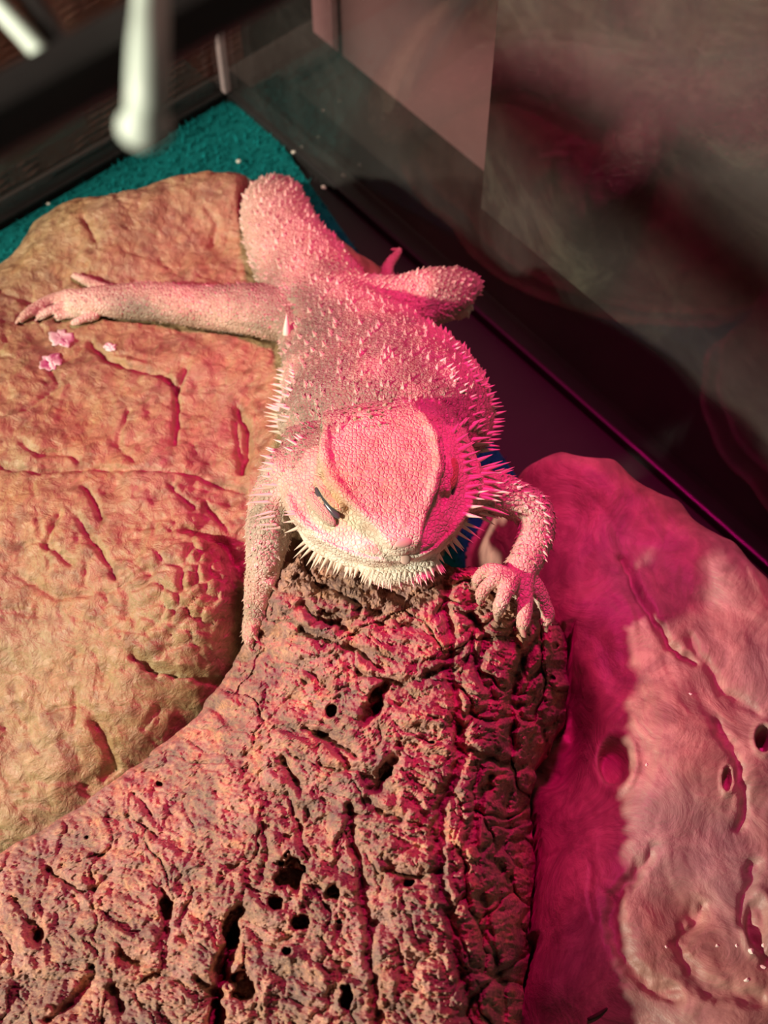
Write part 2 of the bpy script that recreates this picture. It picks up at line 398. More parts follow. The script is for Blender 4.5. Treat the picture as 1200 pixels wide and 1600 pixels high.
class HField:
    """height field over world x, y through given points, falling to the floor past its outline"""
    def __init__(s, interior, outline, x0, x1, y0, y1, step, drop=(.010, .024), nblur=10):
        s.x = np.arange(x0, x1, step); s.y = np.arange(y0, y1, step); s.step = step
        W = [PZ(*p) for p in interior]; O = [PZ(*p) for p in outline]
        c = np.mean(O, 0); P = [(a[0], a[1]) for a in W+O]; Z = [a[2] for a in W+O]
        m = len(O)
        for i, o in enumerate(O):
            t = O[(i+1) % m]-O[i-1]; nrm = np.array([t[1], -t[0]]); nrm /= np.linalg.norm(nrm)
            if nrm@(o-c)[:2] < 0: nrm = -nrm
            P.append(tuple(o[:2]+nrm*drop[0])); Z.append(o[2]*.42); P.append(tuple(o[:2]+nrm*drop[1])); Z.append(-.012)
            P.append(tuple(o[:2]+nrm*(drop[1]+.03))); Z.append(-.06)
        X, Y = np.meshgrid(s.x, s.y); s.X, s.Y = X, Y
        s.Z = blur(rbf(P, Z, np.stack([X.ravel(), Y.ravel()], 1), .002).reshape(X.shape), nblur)
        s.base = s.Z.copy()
    def z(s, x, y):
        fx = np.clip((x-s.x[0])/s.step, 0, len(s.x)-2); fy = np.clip((y-s.y[0])/s.step, 0, len(s.y)-2)
        i, j = int(fx), int(fy); a, b = fx-i, fy-j; Z = s.Z
        return Z[j, i]*(1-a)*(1-b)+Z[j, i+1]*a*(1-b)+Z[j+1, i]*(1-a)*b+Z[j+1, i+1]*a*b
    def hit(s, px, py):
        d = ray(px, py); t = .25
        while t < .8:
            p = CAM+d*t
            if p[2] < s.z(p[0], p[1]): return p
            t += .0006
        return PZ(px, py, .05)
    def pix(s):
        P = np.stack([s.X, s.Y, s.Z], -1).reshape(-1, 3); a, b, _ = proj(P); return P, a, b
    def press(s, P, gap):
        """give way under whatever rests here: stay below the points P by gap"""
        i = np.round((P[:, 0]-s.x[0])/s.step).astype(int); j = np.round((P[:, 1]-s.y[0])/s.step).astype(int)
        ok = (i > 1) & (j > 1) & (i < len(s.x)-2) & (j < len(s.y)-2); low = np.full(s.Z.shape, 9.0)
        for di in (-1, 0, 1):
            for dj in (-1, 0, 1): np.minimum.at(low, (j[ok]+dj, i[ok]+di), P[ok, 2]-gap)
        s.Z = np.minimum(s.Z, low)
    def roll(s, x, y, r):
        """height at which a ball of radius r lies on the rock or on the mat"""
        m = np.hypot(s.X-x, s.Y-y) < r
        h = s.Z[m]+np.sqrt(np.maximum(r*r-(s.X[m]-x)**2-(s.Y[m]-y)**2, 0))
        return max(h.max() if h.size else 0, r+.0075)
    def mesh(s, name, colf, zmin=-.004):
        ny, nx = s.Z.shape; keep = s.Z > zmin
        idx = np.arange(ny*nx).reshape(ny, nx)
        q = np.stack([idx[:-1, :-1], idx[:-1, 1:], idx[1:, 1:], idx[1:, :-1]], -1).reshape(-1, 4)
        kk = keep.ravel()[q].any(1); q = q[kk]
        Z = np.maximum(s.Z, .0024)
        P = np.stack([s.X, s.Y, Z], -1).reshape(-1, 3)
        u, inv = np.unique(q, return_inverse=True)
        return mesh_np(name, P[u], inv.reshape(q.shape), True, colf(P[u]))

def carve(hf, pls, a, b, Z):
    for pl, wdt, dep in pls:
        xs = [p[0] for p in pl]; ys = [p[1] for p in pl]
        m = (a > min(xs)-4*wdt) & (a < max(xs)+4*wdt) & (b > min(ys)-4*wdt) & (b < max(ys)+4*wdt)
        if not m.any(): continue
        jit = wdt*.5
        aa, bb = a[m], b[m]; q = np.stack([aa/14, bb/14, 0*aa], 1)
        d = seg_dist(aa+jit*vnoise(q, 3), bb+jit*vnoise(q, 4), pl)
        Z[m] -= dep*np.exp(-(d/wdt)**2)

# ------------------------------------------------------------------ left rock
LR = HField(
    [(100, 450, .060), (250, 400, .060), (350, 380, .058), (450, 420, .058), (250, 500, .064), (100, 550, .066), (400, 540, .068), (300, 620, .071),
     (100, 700, .074), (400, 650, .073), (520, 520, .064), (560, 580, .069), (600, 640, .073), (250, 750, .076), (50, 800, .077), (360, 780, .074),
     (150, 880, .076), (290, 850, .081), (360, 880, .072), (335, 950, .076), (240, 930, .080), (200, 1000, .072), (60, 980, .066), (290, 1050, .064), (150, 1100, .058),
     (30, 1130, .050), (230, 1130, .052), (90, 1230, .042), (-100, 1100, .05), (-150, 800, .07), (-150, 600, .065)],
    [(0, 420, .045), (50, 352, .050), (110, 320, .052), (180, 307, .054), (250, 289, .055), (320, 278, .055), (375, 280, .053), (440, 300, .050),
     (520, 362, .050), (590, 412, .045), (650, 500, .045), (665, 600, .054), (620, 690, .070), (520, 780, .076), (425, 860, .066), (390, 940, .066),  # edge points raised, unseen under the chest, to block the white lamp
     (346, 1040, .056), (290, 1130, .042), (200, 1220, .034), (60, 1320, .025), (-60, 1380, .022), (-250, 1300, .03), (-350, 1000, .05), (-300, 700, .055),
     (-200, 500, .05), (-80, 440, .045)],
    -.30, .07, .10, .48, .00068)
def build_left_rock():
    P, a, b = LR.pix(); Z = LR.Z.ravel().copy()
    q = P*np.array([1, 1, .7])
    Z += .0042*fbm(q*38, 4, 11)+.0016*fbm(q*130, 4, 21)
    lower = sstep(700, 900, b)
    w2 = ridged(np.stack([q[:, 0]*70+q[:, 1]*20, q[:, 1]*110, q[:, 2]*60], 1)+.6*fbm(q*60, 2, 5)[:, None], 3, 31)
    Z -= (.0007+.0007*lower)*sstep(.74, .94, w2)
    # broken lumpy zone at the front right shoulder of the rock
    lump = np.exp(-(((a-300)/110)**2+((b-930)/120)**2))
    f1, f2, _ = worley(np.stack([a/34, b/26], 1)+.5*np.stack([vnoise(q*120, 7), vnoise(q*120, 8)], 1), 9)
    Z += lump*.0028*(sstep(0, .5, f2-f1)-.5)+lump*.0014*fbm(q*260, 3, 17)
    cr = [
     ([(140, 535), (165, 558), (200, 572), (235, 578), (262, 592), (276, 606)], 5, .0035), ([(290, 575), (284, 592), (274, 606)], 4, .003),
     ([(274, 606), (276, 640), (273, 690)], 4, .003), ([(372, 640), (385, 668), (384, 700), (378, 732)], 7, .004), ([(365, 655), (372, 690), (376, 730)], 4, .002),
     ([(0, 725), (60, 733), (130, 725), (220, 735), (300, 742), (380, 765)], 4, .002), ([(130, 755), (150, 785), (155, 805)], 4, .0025),
     ([(35, 690), (60, 710), (105, 702), (120, 715)], 4, .002), ([(120, 805), (140, 840), (165, 870), (180, 900)], 5, .0025),
     ([(290, 825), (330, 835), (350, 850), (385, 910)], 7, .004), ([(320, 785), (345, 815)], 4, .003), ([(265, 760), (300, 790)], 3, .002),
     ([(205, 1018), (240, 1040), (300, 1052), (342, 1070)], 7, .0042), ([(150, 1130), (165, 1160), (180, 1200), (160, 1215)], 9, .004),
     ([(118, 1075), (115, 1130)], 5, .002), ([(60, 1175), (100, 1150)], 4, .002), ([(225, 1140), (245, 1105)], 4, .0025), ([(130, 1225), (180, 1195)], 4, .002),
     ([(20, 1040), (25, 1110)], 10, .0012), ([(40, 640), (90, 600), (70, 560)], 4, .0015), ([(230, 560), (150, 548)], 4, .001),
     ([(130, 340), (150, 375)], 4, .0015), ([(320, 320), (340, 350), (330, 380)], 4, .0012), ([(0, 455), (50, 470), (60, 500)], 4, .0015),
     ([(90, 800), (70, 850), (110, 880)], 5, .002), ([(200, 640), (180, 690), (210, 720)], 4, .0012), ([(30, 900), (90, 930), (140, 925)], 5, .0015)]
    carve(LR, cr, a, b, Z)
    LR.Z = Z.reshape(LR.Z.shape)
    def colf(P):
        a, b, _ = proj(P); n = fbm(P*45, 4, 40); n2 = fbm(P*120, 4, 44)
        tan = np.array([.42, .305, .185]); olive = np.array([.37, .325, .165]); rose = np.array([.36, .225, .155])
        c = tan+(n*.08)[:, None]
        c = c+(olive-c)*np.clip(.5+1.2*fbm(P*16, 3, 41), 0, 1)[:, None]
        c = c+(rose-c)*np.clip(.4+.9*n2, 0, 1)[:, None]*.5
        sp = sstep(.15, .45, fbm(P*240, 3, 47)+.5*n2); c = c*(1-.38*sp[:, None]*np.array([.8, 1., 1.]))
        return np.clip(c, .03, .9)
    def finish():
        o = link('cave_rock', LR.mesh('cave_rock', colf), M_['tan'])
        tag(o, 'large tan and olive sandstone-look hide rock under the lizard', 'rock')
    return finish
finish_left_rock = build_left_rock()

# ------------------------------------------------------------------ right rock
RR = HField(
    [(900, 800, .066), (1000, 850, .066), (1100, 950, .064), (880, 950, .066), (960, 1000, .070), (1050, 1050, .070), (1150, 1100, .068), (1000, 1130, .073),
     (1010, 1250, .076), (930, 1330, .071), (1100, 1300, .072), (900, 1500, .068), (1000, 1480, .076), (1150, 1500, .075), (1000, 1650, .072), (1200, 1300, .067),
     (1250, 1600, .070), (860, 1400, .060), (855, 1550, .058), (875, 1120, .052), (880, 1200, .050), (1060, 1420, .072), (960, 1420, .076)],
    [(812, 738, .052), (870, 712, .058), (960, 722, .058), (1060, 783, .055), (1150, 853, .050), (1200, 910, .047), (1290, 1010, .042), (1350, 1200, .045),
     (1380, 1500, .048), (1320, 1800, .05), (1150, 1900, .05), (960, 1880, .05), (830, 1750, .042), (812, 1500, .040), (812, 1300, .038), (815, 1150, .036), (822, 1000, .042), (812, 860, .048)],
    -.02, .21, .01, .33, .00068, drop=(.006, .015))
def build_right_rock():
    P, a, b = RR.pix(); Z = RR.Z.ravel().copy(); q = P.copy()
    Z += .0028*fbm(q*30, 3, 51)+.0006*fbm(q*110, 4, 61)
    st = fbm(np.stack([q[:, 0]*150+2.2*fbm(q*30, 2, 71), q[:, 1]*32, q[:, 2]*60], 1), 4, 81); Z += .0007*st
    # socket hole, side knots and folds
    for (cx, cy, rx, ry, dep) in ((960, 1190, 27, 36, .007), (868, 1130, 62, 110, .014), (1193, 1155, 14, 20, .010), (1136, 1218, 8, 18, .004), (1185, 1440, 18, 40, .002)):
        d = np.hypot((a-cx)/rx, (b-cy)/ry); Z -= dep*(1-sstep(.55, 1.1, d)); Z += .0012*np.exp(-((d-1.25)/.25)**2)
    cr = [([(975, 870), (1000, 930), (1025, 970), (1045, 1010), (1085, 1035)], 6, .003), ([(1120, 1130), (1150, 1180), (1165, 1260), (1155, 1290)], 9, .0022),
          ([(955, 1400), (960, 1460), (990, 1520), (1060, 1560)], 12, .0025), ([(1020, 1330), (990, 1370), (965, 1400)], 9, .002), ([(925, 1350), (920, 1400), (928, 1440)], 3, .001),
          ([(1180, 1350), (1165, 1430), (1200, 1500)], 10, .0025), ([(830, 1360), (850, 1340), (870, 1330)], 4, .0012), ([(1080, 1000), (1130, 1080), (1180, 1110)], 8, .0015),
          ([(1100, 1420), (1060, 1480), (1100, 1540), (1190, 1560)], 14, .0022), ([(880, 1020), (905, 1060), (900, 1130), (870, 1180)], 10, .003)]
    carve(RR, cr, a, b, Z); RR.Z = Z.reshape(RR.Z.shape)
    def colf(P):
        n = fbm(P*np.array([60, 28, 40])+2*fbm(P*18, 2, 3)[:, None], 4, 90); n2 = fbm(P*22, 3, 95)
        c = np.array([.35, .215, .175])[None]+(n*.13)[:, None]*np.array([1.1, .8, .7])
        c = c+(np.array([.30, .23, .21])-c)*np.clip(n2*1.6, 0, .8)[:, None]
        return np.clip(c, .03, .9)
    def finish():
        o = link('wood_look_rock', RR.mesh('wood_look_rock', colf), M_['brown'])
        tag(o, 'smooth brown swirled resin rock with a round socket beside the cork bark', 'rock')
    return finish
finish_right_rock = build_right_rock()

# ------------------------------------------------------------------ cork bark
CK = [(890, [(440, .097), (520, .101), (620, .103), (700, .102), (760, .100), (810, .096), (850, .082)]),
      (1000, [(385, .074), (450, .093), (550, .102), (650, .105), (700, .105), (780, .101), (850, .085), (880, .065)]),
      (1100, [(325, .064), (400, .084), (500, .098), (600, .105), (700, .107), (760, .101), (820, .084), (885, .058)]),
      (1190, [(235, .057), (350, .082), (450, .096), (600, .106), (700, .107), (770, .096), (835, .063)]),
      (1280, [(85, .050), (200, .069), (350, .088), (500, .101), (600, .107), (690, .108), (760, .097), (828, .056)]),
      (1400, [(-90, .045), (100, .071), (250, .086), (400, .098), (550, .106), (690, .109), (755, .099), (828, .056)]),
      (1500, [(-250, .040), (0, .067), (200, .085), (400, .099), (550, .106), (695, .108), (760, .097), (822, .056)]),
      (1650, [(-400, .035), (-100, .066), (150, .084), (400, .098), (600, .106), (715, .107), (770, .095), (812, .056)]),
      (1780, [(-460, .032), (-100, .064), (150, .083), (400, .097), (600, .104), (715, .105), (770, .083), (806, .052)])]
CKP = [(x, y) for y, r in CK for x, z in r]; CKZ = [z for y, r in CK for x, z in r]
def cork_z(px, py): return float(rbf(CKP, CKZ, np.array([[px, py]], float), 30.0)[0])
CORK_L = catmull([(452, 872), (440, 890), (415, 950), (378, 1010), (345, 1068), (300, 1125), (235, 1178), (130, 1255), (0, 1335), (-90, 1400), (-250, 1500), (-400, 1650), (-460, 1780)], 12)
CORK_R = catmull([(800, 878), (838, 900), (862, 955), (882, 1010), (886, 1080), (872, 1150), (838, 1200), (824, 1260), (830, 1340), (826, 1420), (824, 1500), (812, 1600), (806, 1780)], 12)
def build_cork():
    nv, nu = 640, 560
    ys = np.linspace(884, 1770, nv)
    xl = np.interp(ys, CORK_L[:, 1], CORK_L[:, 0]); xr = np.interp(ys, CORK_R[:, 1], CORK_R[:, 0])
    rough = fbm(np.stack([ys/18, 0*ys, 0*ys], 1), 3, 3)*7; xl = xl+rough
    xr = xr+fbm(np.stack([ys/26, 0*ys+4, 0*ys], 1), 2, 5)*10
    u = np.linspace(0, 1, nu)
    A = xl[:, None]+(xr-xl)[:, None]*u[None]
    top = fbm(np.stack([np.linspace(0, 22, nu), np.zeros(nu), np.zeros(nu)], 1), 3, 9)*9
    top += 14*sstep(.58, .63, u)*(1-sstep(.66, .70, u))        # notch under the chin's far side
    ext = 58*sstep(.04, .12, u)*(1-sstep(.58, .64, u))      # hidden run of slab added under the chin to block the white lamp
    B = ys[:, None]+((top-ext)[None]*np.exp(-np.linspace(0, 12, nv))[:, None])
    a, b = A.ravel(), B.ravel()
    Z = rbf(CKP, CKZ, np.stack([a, b], 1), 30.0)
    Z = blur(Z.reshape(nv, nu), 6).ravel()
    q = np.stack([a/100, b/100, 0*a], 1)
    wx = fbm(q*1.6, 3, 101); wy = fbm(q*1.6, 3, 102)
    # plates: long along the bark low down, broad ledges near the top end
    lowr = sstep(1150, 1300, b)
    p1 = np.stack([a/95+.45*wx, b/60+.45*wy], 1); p2 = np.stack([a/80+.4*wx, b/170+.4*wy], 1)
    f1, f2, id1 = worley(p1, 111); g1, g2, id2 = worley(p2, 121)
    e1 = sstep(0, .16, f2-f1); e2 = sstep(0, .14, g2-g1)
    Z += (1-lowr)*(.0026*(id1-.5)-.0012*(1-e1))+lowr*(.0032*(id2-.5)-.0015*(1-e2))
    right = sstep(690, 740, a)
    h1, h2, id3 = worley(np.stack([a/60+.6*wx, b/75+.6*wy], 1), 131)
    Z += right*(.0050*(id3-.45)-.004*(1-sstep(0, .22, h2-h1)))
    Z += .0024*fbm(q*2.4, 4, 141)+.0017*fbm(q*np.array([5.5, 9.0, 1])+wx[:, None]*.8, 5, 151)
    def terrace(v, sharp=.72):
        f = np.floor(v); return f+sstep(sharp, 1.0, v-f)
    LED = fbm(q*np.array([2.6, 4.2, 1])+wx[:, None], 5, 155)*4.2; TER = terrace(LED); Z += .0010*TER
    LE2 = fbm(q*np.array([7.5, 6.0, 1])+wy[:, None], 4, 157)*3.0; Z += .0003*terrace(LE2, .8)
    Z -= .0003*np.abs(fbm(q*8.5+wy[:, None], 4, 158))*2
    rg = ridged(np.stack([a/48+wx, b/30+wy, 0*a], 1), 4, 161); Z -= .0010*sstep(.80, .97, rg)
    Z += .0006*fbm(q*22, 3, 171)
    # fine fibre lines, along the bark on the lower middle
    Z += .0005*lowr*vnoise(np.stack([a/5+wx*4, b/60, 0*a], 1), 181)+.0005*(1-lowr)*vnoise(np.stack([a/50, b/5+wy*4, 0*a], 1), 182)
    cr = [([(700, 915), (695, 960), (705, 1000), (700, 1040), (712, 1080), (715, 1130), (722, 1180), (700, 1230), (687, 1270), (682, 1330), (692, 1400), (707, 1450), (722, 1520), (742, 1620)], 9, .0065),
          ([(548, 1262), (550, 1300), (560, 1350), (565, 1400), (578, 1450), (575, 1490), (585, 1540), (592, 1620)], 7, .0055),
          ([(462, 898), (500, 915), (540, 930), (562, 945), (556, 966)], 5, .0035), ([(470, 945), (490, 968), (540, 980)], 9, .005), ([(470, 985), (520, 1003), (560, 1018), (598, 1048)], 6, .0035),
          ([(478, 1135), (515, 1152), (555, 1180)], 6, .005), ([(500, 1145), (545, 1195)], 5, .004), ([(572, 1250), (600, 1268), (628, 1282)], 6, .0045),
          ([(560, 1050), (620, 1068), (660, 1062), (692, 1045)], 6, .004), ([(600, 1075), (588, 1100), (570, 1125)], 9, .011), ([(614, 1190), (600, 1208), (586, 1232)], 9, .008),
          ([(440, 1185), (462, 1225), (468, 1240)], 6, .004), ([(375, 1418), (360, 1445), (364, 1470), (352, 1500), (348, 1532)], 9, .012), ([(352, 1500), (338, 1560), (335, 1620)], 10, .012),
          ([(75, 1358), (105, 1380), (132, 1392), (146, 1391)], 5, .004), ([(148, 1392), (176, 1360)], 4, .003), ([(25, 1405), (45, 1440)], 5, .003), ([(212, 1240), (236, 1272)], 4, .003), ([(222, 1282), (242, 1308)], 4, .003),
          ([(78, 1592), (118, 1560), (143, 1530), (146, 1515)], 7, .006), ([(178, 1550), (188, 1580)], 8, .007), ([(310, 1530), (345, 1555)], 6, .005), ([(50, 1445), (58, 1470)], 8, .006),
          ([(254, 1392), (268, 1412), (260, 1440), (250, 1475)], 8, .0055), ([(190, 1490), (215, 1505)], 9, .006), ([(280, 1445), (300, 1400)], 5, .003), ([(405, 1380), (420, 1330), (410, 1290)], 5, .003),
          ([(850, 985), (808, 1050), (796, 1120), (800, 1165)], 9, .009), ([(735, 1170), (780, 1190), (815, 1195)], 7, .006), ([(765, 1215), (745, 1270), (735, 1310)], 8, .007),
          ([(735, 960), (760, 990), (745, 1050), (770, 1090)], 7, .005), ([(795, 1240), (790, 1300), (770, 1340), (800, 1390)], 8, .006), ([(755, 1400), (760, 1470), (785, 1540), (790, 1620)], 8, .006),
          ([(450, 1240), (470, 1300), (480, 1345)], 5, .003), ([(600, 1360), (650, 1372), (690, 1360)], 4, .003), ([(500, 1195), (530, 1205), (560, 1200)], 5, .003), ([(620, 930), (690, 935)], 4, .002)]
    carve(None, cr, a, b, Z)
    for (cx, cy, rx, ry, dep) in ((455, 1365, 24, 26, .016), (522, 1395, 13, 13, .012), (518, 1111, 9, 9, .016), (588, 1098, 12, 20, .016), (640, 1381, 9, 7, .013), (472, 1441, 15, 12, .014),
                                  (432, 1411, 11, 14, .012), (380, 1540, 20, 30, .018), (448, 1486, 8, 7, .012), (541, 1562, 11, 22, .015), (530, 1440, 5, 4, .01), (602, 1206, 12, 16, .012),
                                  (362, 1460, 13, 30, .018), (340, 1590, 14, 30, .02), (258, 1415, 11, 22, .010), (60, 1460, 10, 14, .008), (250, 1225, 6, 5, .006), (136, 1308, 3, 3, .005),
                                  (675, 1160, 5, 3, .004), (862, 1060, 6, 5, .005), (868, 1010, 6, 6, .005), (520, 965, 30, 12, .005)):
        wob = .5*fbm(np.stack([a/14, b/14, 0*a], 1), 3, 191)+.12*vnoise(np.stack([a/5, b/5, 0*a], 1), 195)
        d = np.hypot((a-cx)/rx, (b-cy)/ry)+wob
        Z -= dep*(1-sstep(.6, 1.1, d)); Z += .0007*np.exp(-((d-1.4)/.3)**2)
    # roll the rims over
    U = np.tile(u, nv); dL = (a-np.repeat(xl, nu)); dR = (np.repeat(xr, nu)-a)
    Z -= .006*np.exp(-(np.maximum(dL, 0)/9)**1.2)+.010*np.exp(-(np.maximum(dR, 0)/14)**1.2)
    Z -= .016*sstep(-8, 46, 872-b)*(a < 700)
    D = np.stack([(a-600)/FPX, (800-b)/FPX], 1); R = D[:, :1]*RT+D[:, 1:]*UP+FW
    P = CAM+R*((Z-CZ)/R[:, 2])[:, None]
    n = fbm(q*2.2, 4, 201); n2 = fbm(q*6, 4, 211)
    c = np.array([.54, .34, .275])[None]+(n*.09)[:, None]
    c = c+(np.array([.62, .36, .23])-c)*np.clip(n2*1.5, 0, .75)[:, None]
    c = c+(np.array([.33, .255, .215])-c)*np.clip(-n*2.2+.1, 0, .75)[:, None]
    fr = LED-np.floor(LED); ris = sstep(.55, .85, fr)
    c = c*(1-.25*(1-ris)[:, None]*np.array([.5, .7, .6]))+ris[:, None]*np.array([.06, .02, -.005])
    idx = np.arange(nv*nu).reshape(nv, nu)
    q4 = np.stack([idx[:-1, :-1], idx[1:, :-1], idx[1:, 1:], idx[:-1, 1:]], -1).reshape(-1, 4)
    # underside: a coarser-free copy pushed down and in, joined round the rim
    cen = P.mean(0); Pb = P.copy(); Pb[:, 2] = np.minimum(P[:, 2]-.012, .095); Pb[:, 2] = np.maximum(Pb[:, 2], .012)
    N = len(P); V = np.vstack([P, Pb]); F = [q4, q4[:, ::-1]+N]
    rim = np.concatenate([idx[0, :], idx[1:, -1], idx[-1, -2::-1], idx[-2:0:-1, 0]])
    r2 = np.roll(rim, -1); F.append(np.stack([rim, r2, r2+N, rim+N], 1))
    o = link('cork_bark', mesh_np('cork_bark', V, np.vstack(F), True, np.clip(np.vstack([c, c])*.95, .02, .9)), M_['cork'])
    tag(o, 'rough pitted slab of cork bark the lizard leans its chin on', 'cork bark')
    return V
CORKV = build_cork()
RR.press(CORKV, .0006); LR.press(CORKV, .0006)
finish_right_rock()

# ------------------------------------------------------------------ the lizard
PXM = .42/FPX
class Parts:
    def __init__(s): s.V = []; s.F = []; s.axes = []
    def add(s, V, F):
        k = len(s.V); s.V += [tuple(v) for v in V]; s.F += [tuple(i+k for i in f) for f in F]
    def limb(s, spec, hint=(0, 0, 1), k=5, n=16, asp=1.0, kind=0):
        """spec rows: (world point, radius m) smoothed, rounded ends"""
        P = catmull([r[0] for r in spec], k)
        R = catmull([[r[1], r[1]*(r[2] if len(r) > 2 else asp)] for r in spec], k)
        R = np.maximum(R, .0004)
        t0 = P[0]-P[1]; t0 /= np.linalg.norm(t0); t1 = P[-1]-P[-2]; t1 /= np.linalg.norm(t1)
        P = np.vstack([P[0]+t0*R[0, 0]*.75, P[0]+t0*R[0, 0]*.45, P, P[-1]+t1*R[-1, 0]*.45, P[-1]+t1*R[-1, 0]*.75])
        R = np.vstack([R[0]*.45, R[0]*.85, R, R[-1]*.85, R[-1]*.45])
        s.add(*ring_sweep(P, [tuple(r) for r in R], n, hint)); s.axes.append((P, kind)); return P
def W(px, py, z, r=0, asp=1.0):
    p = PZ(px, py, z); d = (p-CAM)@FW
    return (p, r*d/FPX, asp)
B = Parts()
# trunk and tail
_t0 = PZ(428, 318, .060)
def tail_at(x, y, r, sink=0): return (np.array([x, y, LR.roll(x, y, r)-sink]), r, .95)
B.limb([tail_at(-.145, .436, .0030), tail_at(-.122, .447, .0042), tail_at(-.098, .453, .0054), tail_at(-.074, .456, .0064), tail_at(-.056, .452, .0072), (np.array([-.048, .441, .0215]), .0084, .95), (np.array([-.046, .428, .040]), .0098, .92), (_t0+np.array([0, .009, -.008]), .0114, .85), W(428, 322, .061, 52, .8), W(446, 375, .068, 64, .72), W(480, 430, .073, 78, .62), W(515, 490, .079, 88, .58),
        W(556, 548, .088, 122, .55), W(592, 606, .096, 158, .56), W(604, 655, .100, 170, .60), W(604, 700, .100, 150, .60), W(606, 738, .097, 128, .62)], kind=0, n=28)
# front limb by the brown rock
SR = [(738, 768, .112, 40), (790, 776, .110, 34), (832, 798, .107, 31), (838, 830, .105, 30), (826, 866, .104, 28), (812, 896, .104, 26), (808, 914, .104, 27, .7)]
B.limb([W(*s) for s in SR], kind=1)
# front limb in the gap by the tan rock
SL = [(455, 735, .116, 44), (428, 790, .108, 40), (418, 840, .101, 35), (412, 885, .094, 29), (402, 930, .087, 21), (396, 968, .080, 17), (389, 996, .0765, 12)]
B.limb([W(*s) for s in SL], kind=1)
# stretched hind limb on the tan rock
def onrock(px, py, r, asp=.9, lift=.72):
    p = LR.hit(px, py); d = (p-CAM)@FW; rr = r*d/FPX
    return (np.array([p[0], p[1], p[2]])+np.array([0, 0, rr*asp*lift]), rr, asp)
HL = [W(505, 470, .076, 55, .75), W(455, 490, .0765, 47, .85)] + [onrock(x, y, r) for x, y, r in ((395, 500, 42), (335, 495, 36), (280, 488, 32), (235, 484, 32), (190, 482, 28), (155, 480, 24), (125, 482, 22))]
B.limb(HL, kind=1)
# folded hind limb on the other side
HR = [W(545, 475, .076, 50), W(620, 478, .074, 50, .9), W(680, 462, .0745, 47, .9), W(722, 449, .073, 34, .9), W(738, 446, .072, 20, .9)]
B.limb(HR, kind=1)
B.limb([W(715, 470, .060, 30), W(650, 470, .052, 26), W(612, 442, .056, 16), W(604, 428, .058, 12)], kind=1)
CLAWS = []
def digit(pts, r0, r1, surf, claw=14, cdir=None):
    sp = []; m = len(pts)
    for i, p in enumerate(pts):
        r = r0+(r1-r0)*i/(m-1)
        if surf == 'rock': sp.append(onrock(p[0], p[1], r, 1.0, .8))
        elif surf == 'cork':
            z = cork_z(p[0], p[1])+(p[2] if len(p) > 2 else 0); sp.append(W(p[0], p[1], z, r))
        else: sp.append(W(p[0], p[1], p[2], r))
    # little knuckle swellings
    P = B.limb(sp, k=4, n=10, kind=2)
    a, b = sp[-2][0], sp[-1][0]; t = (b-a)/np.linalg.norm(b-a)
    if cdir is not None:
        t = t*.35+RT*cdir[0]-UP*cdir[1]; t /= np.linalg.norm(t)
    CLAWS.append((b+t*sp[-1][1]*.3, t, claw*PXM*1.05, sp[-1][1]*.62))
# fingers on the cork
digit([(800, 902, .010), (778, 892, .009), (758, 893, .008), (745, 907, .005)], 13, 9, 'cork', 14, (-.3, 1))
digit([(800, 908, .010), (779, 903, .010), (762, 914, .008), (751, 930, .005)], 14, 10, 'cork', 15, (-.3, 1))
digit([(800, 905, .010), (790, 925, .010), (783, 942, .008), (778, 955, .005)], 15, 10, 'cork', 16, (-.3, 1))
digit([(818, 905, .010), (821, 936, .010), (820, 960, .008), (817, 976, .006)], 15, 11, 'cork', 20, (0, 1))
digit([(830, 908, .011), (847, 936, .012), (855, 956, .012), (853, 970, .009)], 14, 10, 'cork', 18, (-.1, 1))
# fingers gripping the edge of the cork on the other hand
digit([(405, 905, .092), (418, 908, .094), (424, 914, .0925)], 10, 6, 'z', 14, (.8, 1))
digit([(398, 920, .088), (409, 926, .090), (413, 932, .0885)], 9, 6, 'z', 14, (.7, 1))
digit([(392, 975, .0805), (394, 986, .081), (397, 992, .080)], 8, 5, 'z', 12, (.5, 1))
digit([(389, 995, .0785), (388, 1003, .078), (388, 1009, .077)], 9, 6, 'z', 14, (.6, 1))
# toes on the tan rock
digit([(130, 470), (104, 468), (75, 477), (50, 491), (34, 502)], 12, 7, 'rock', 14, (-.7, .4))
digit([(130, 482), (104, 482), (80, 489), (62, 499)], 10, 6, 'rock', 13, (-.7, .6))
digit([(130, 492), (110, 495), (92, 498)], 9, 6, 'rock', 6)
digit([(175, 462), (152, 452), (132, 441), (118, 434)], 11, 6, 'rock', 6)
digit([(150, 496), (128, 503), (115, 507)], 9, 5, 'rock', 5)
# toe standing up behind the folded limb
digit([(604, 432, .060), (608, 414, .062), (618, 400, .063), (623, 392, .0635)], 10, 6, 'z', 16, (-1, 0))

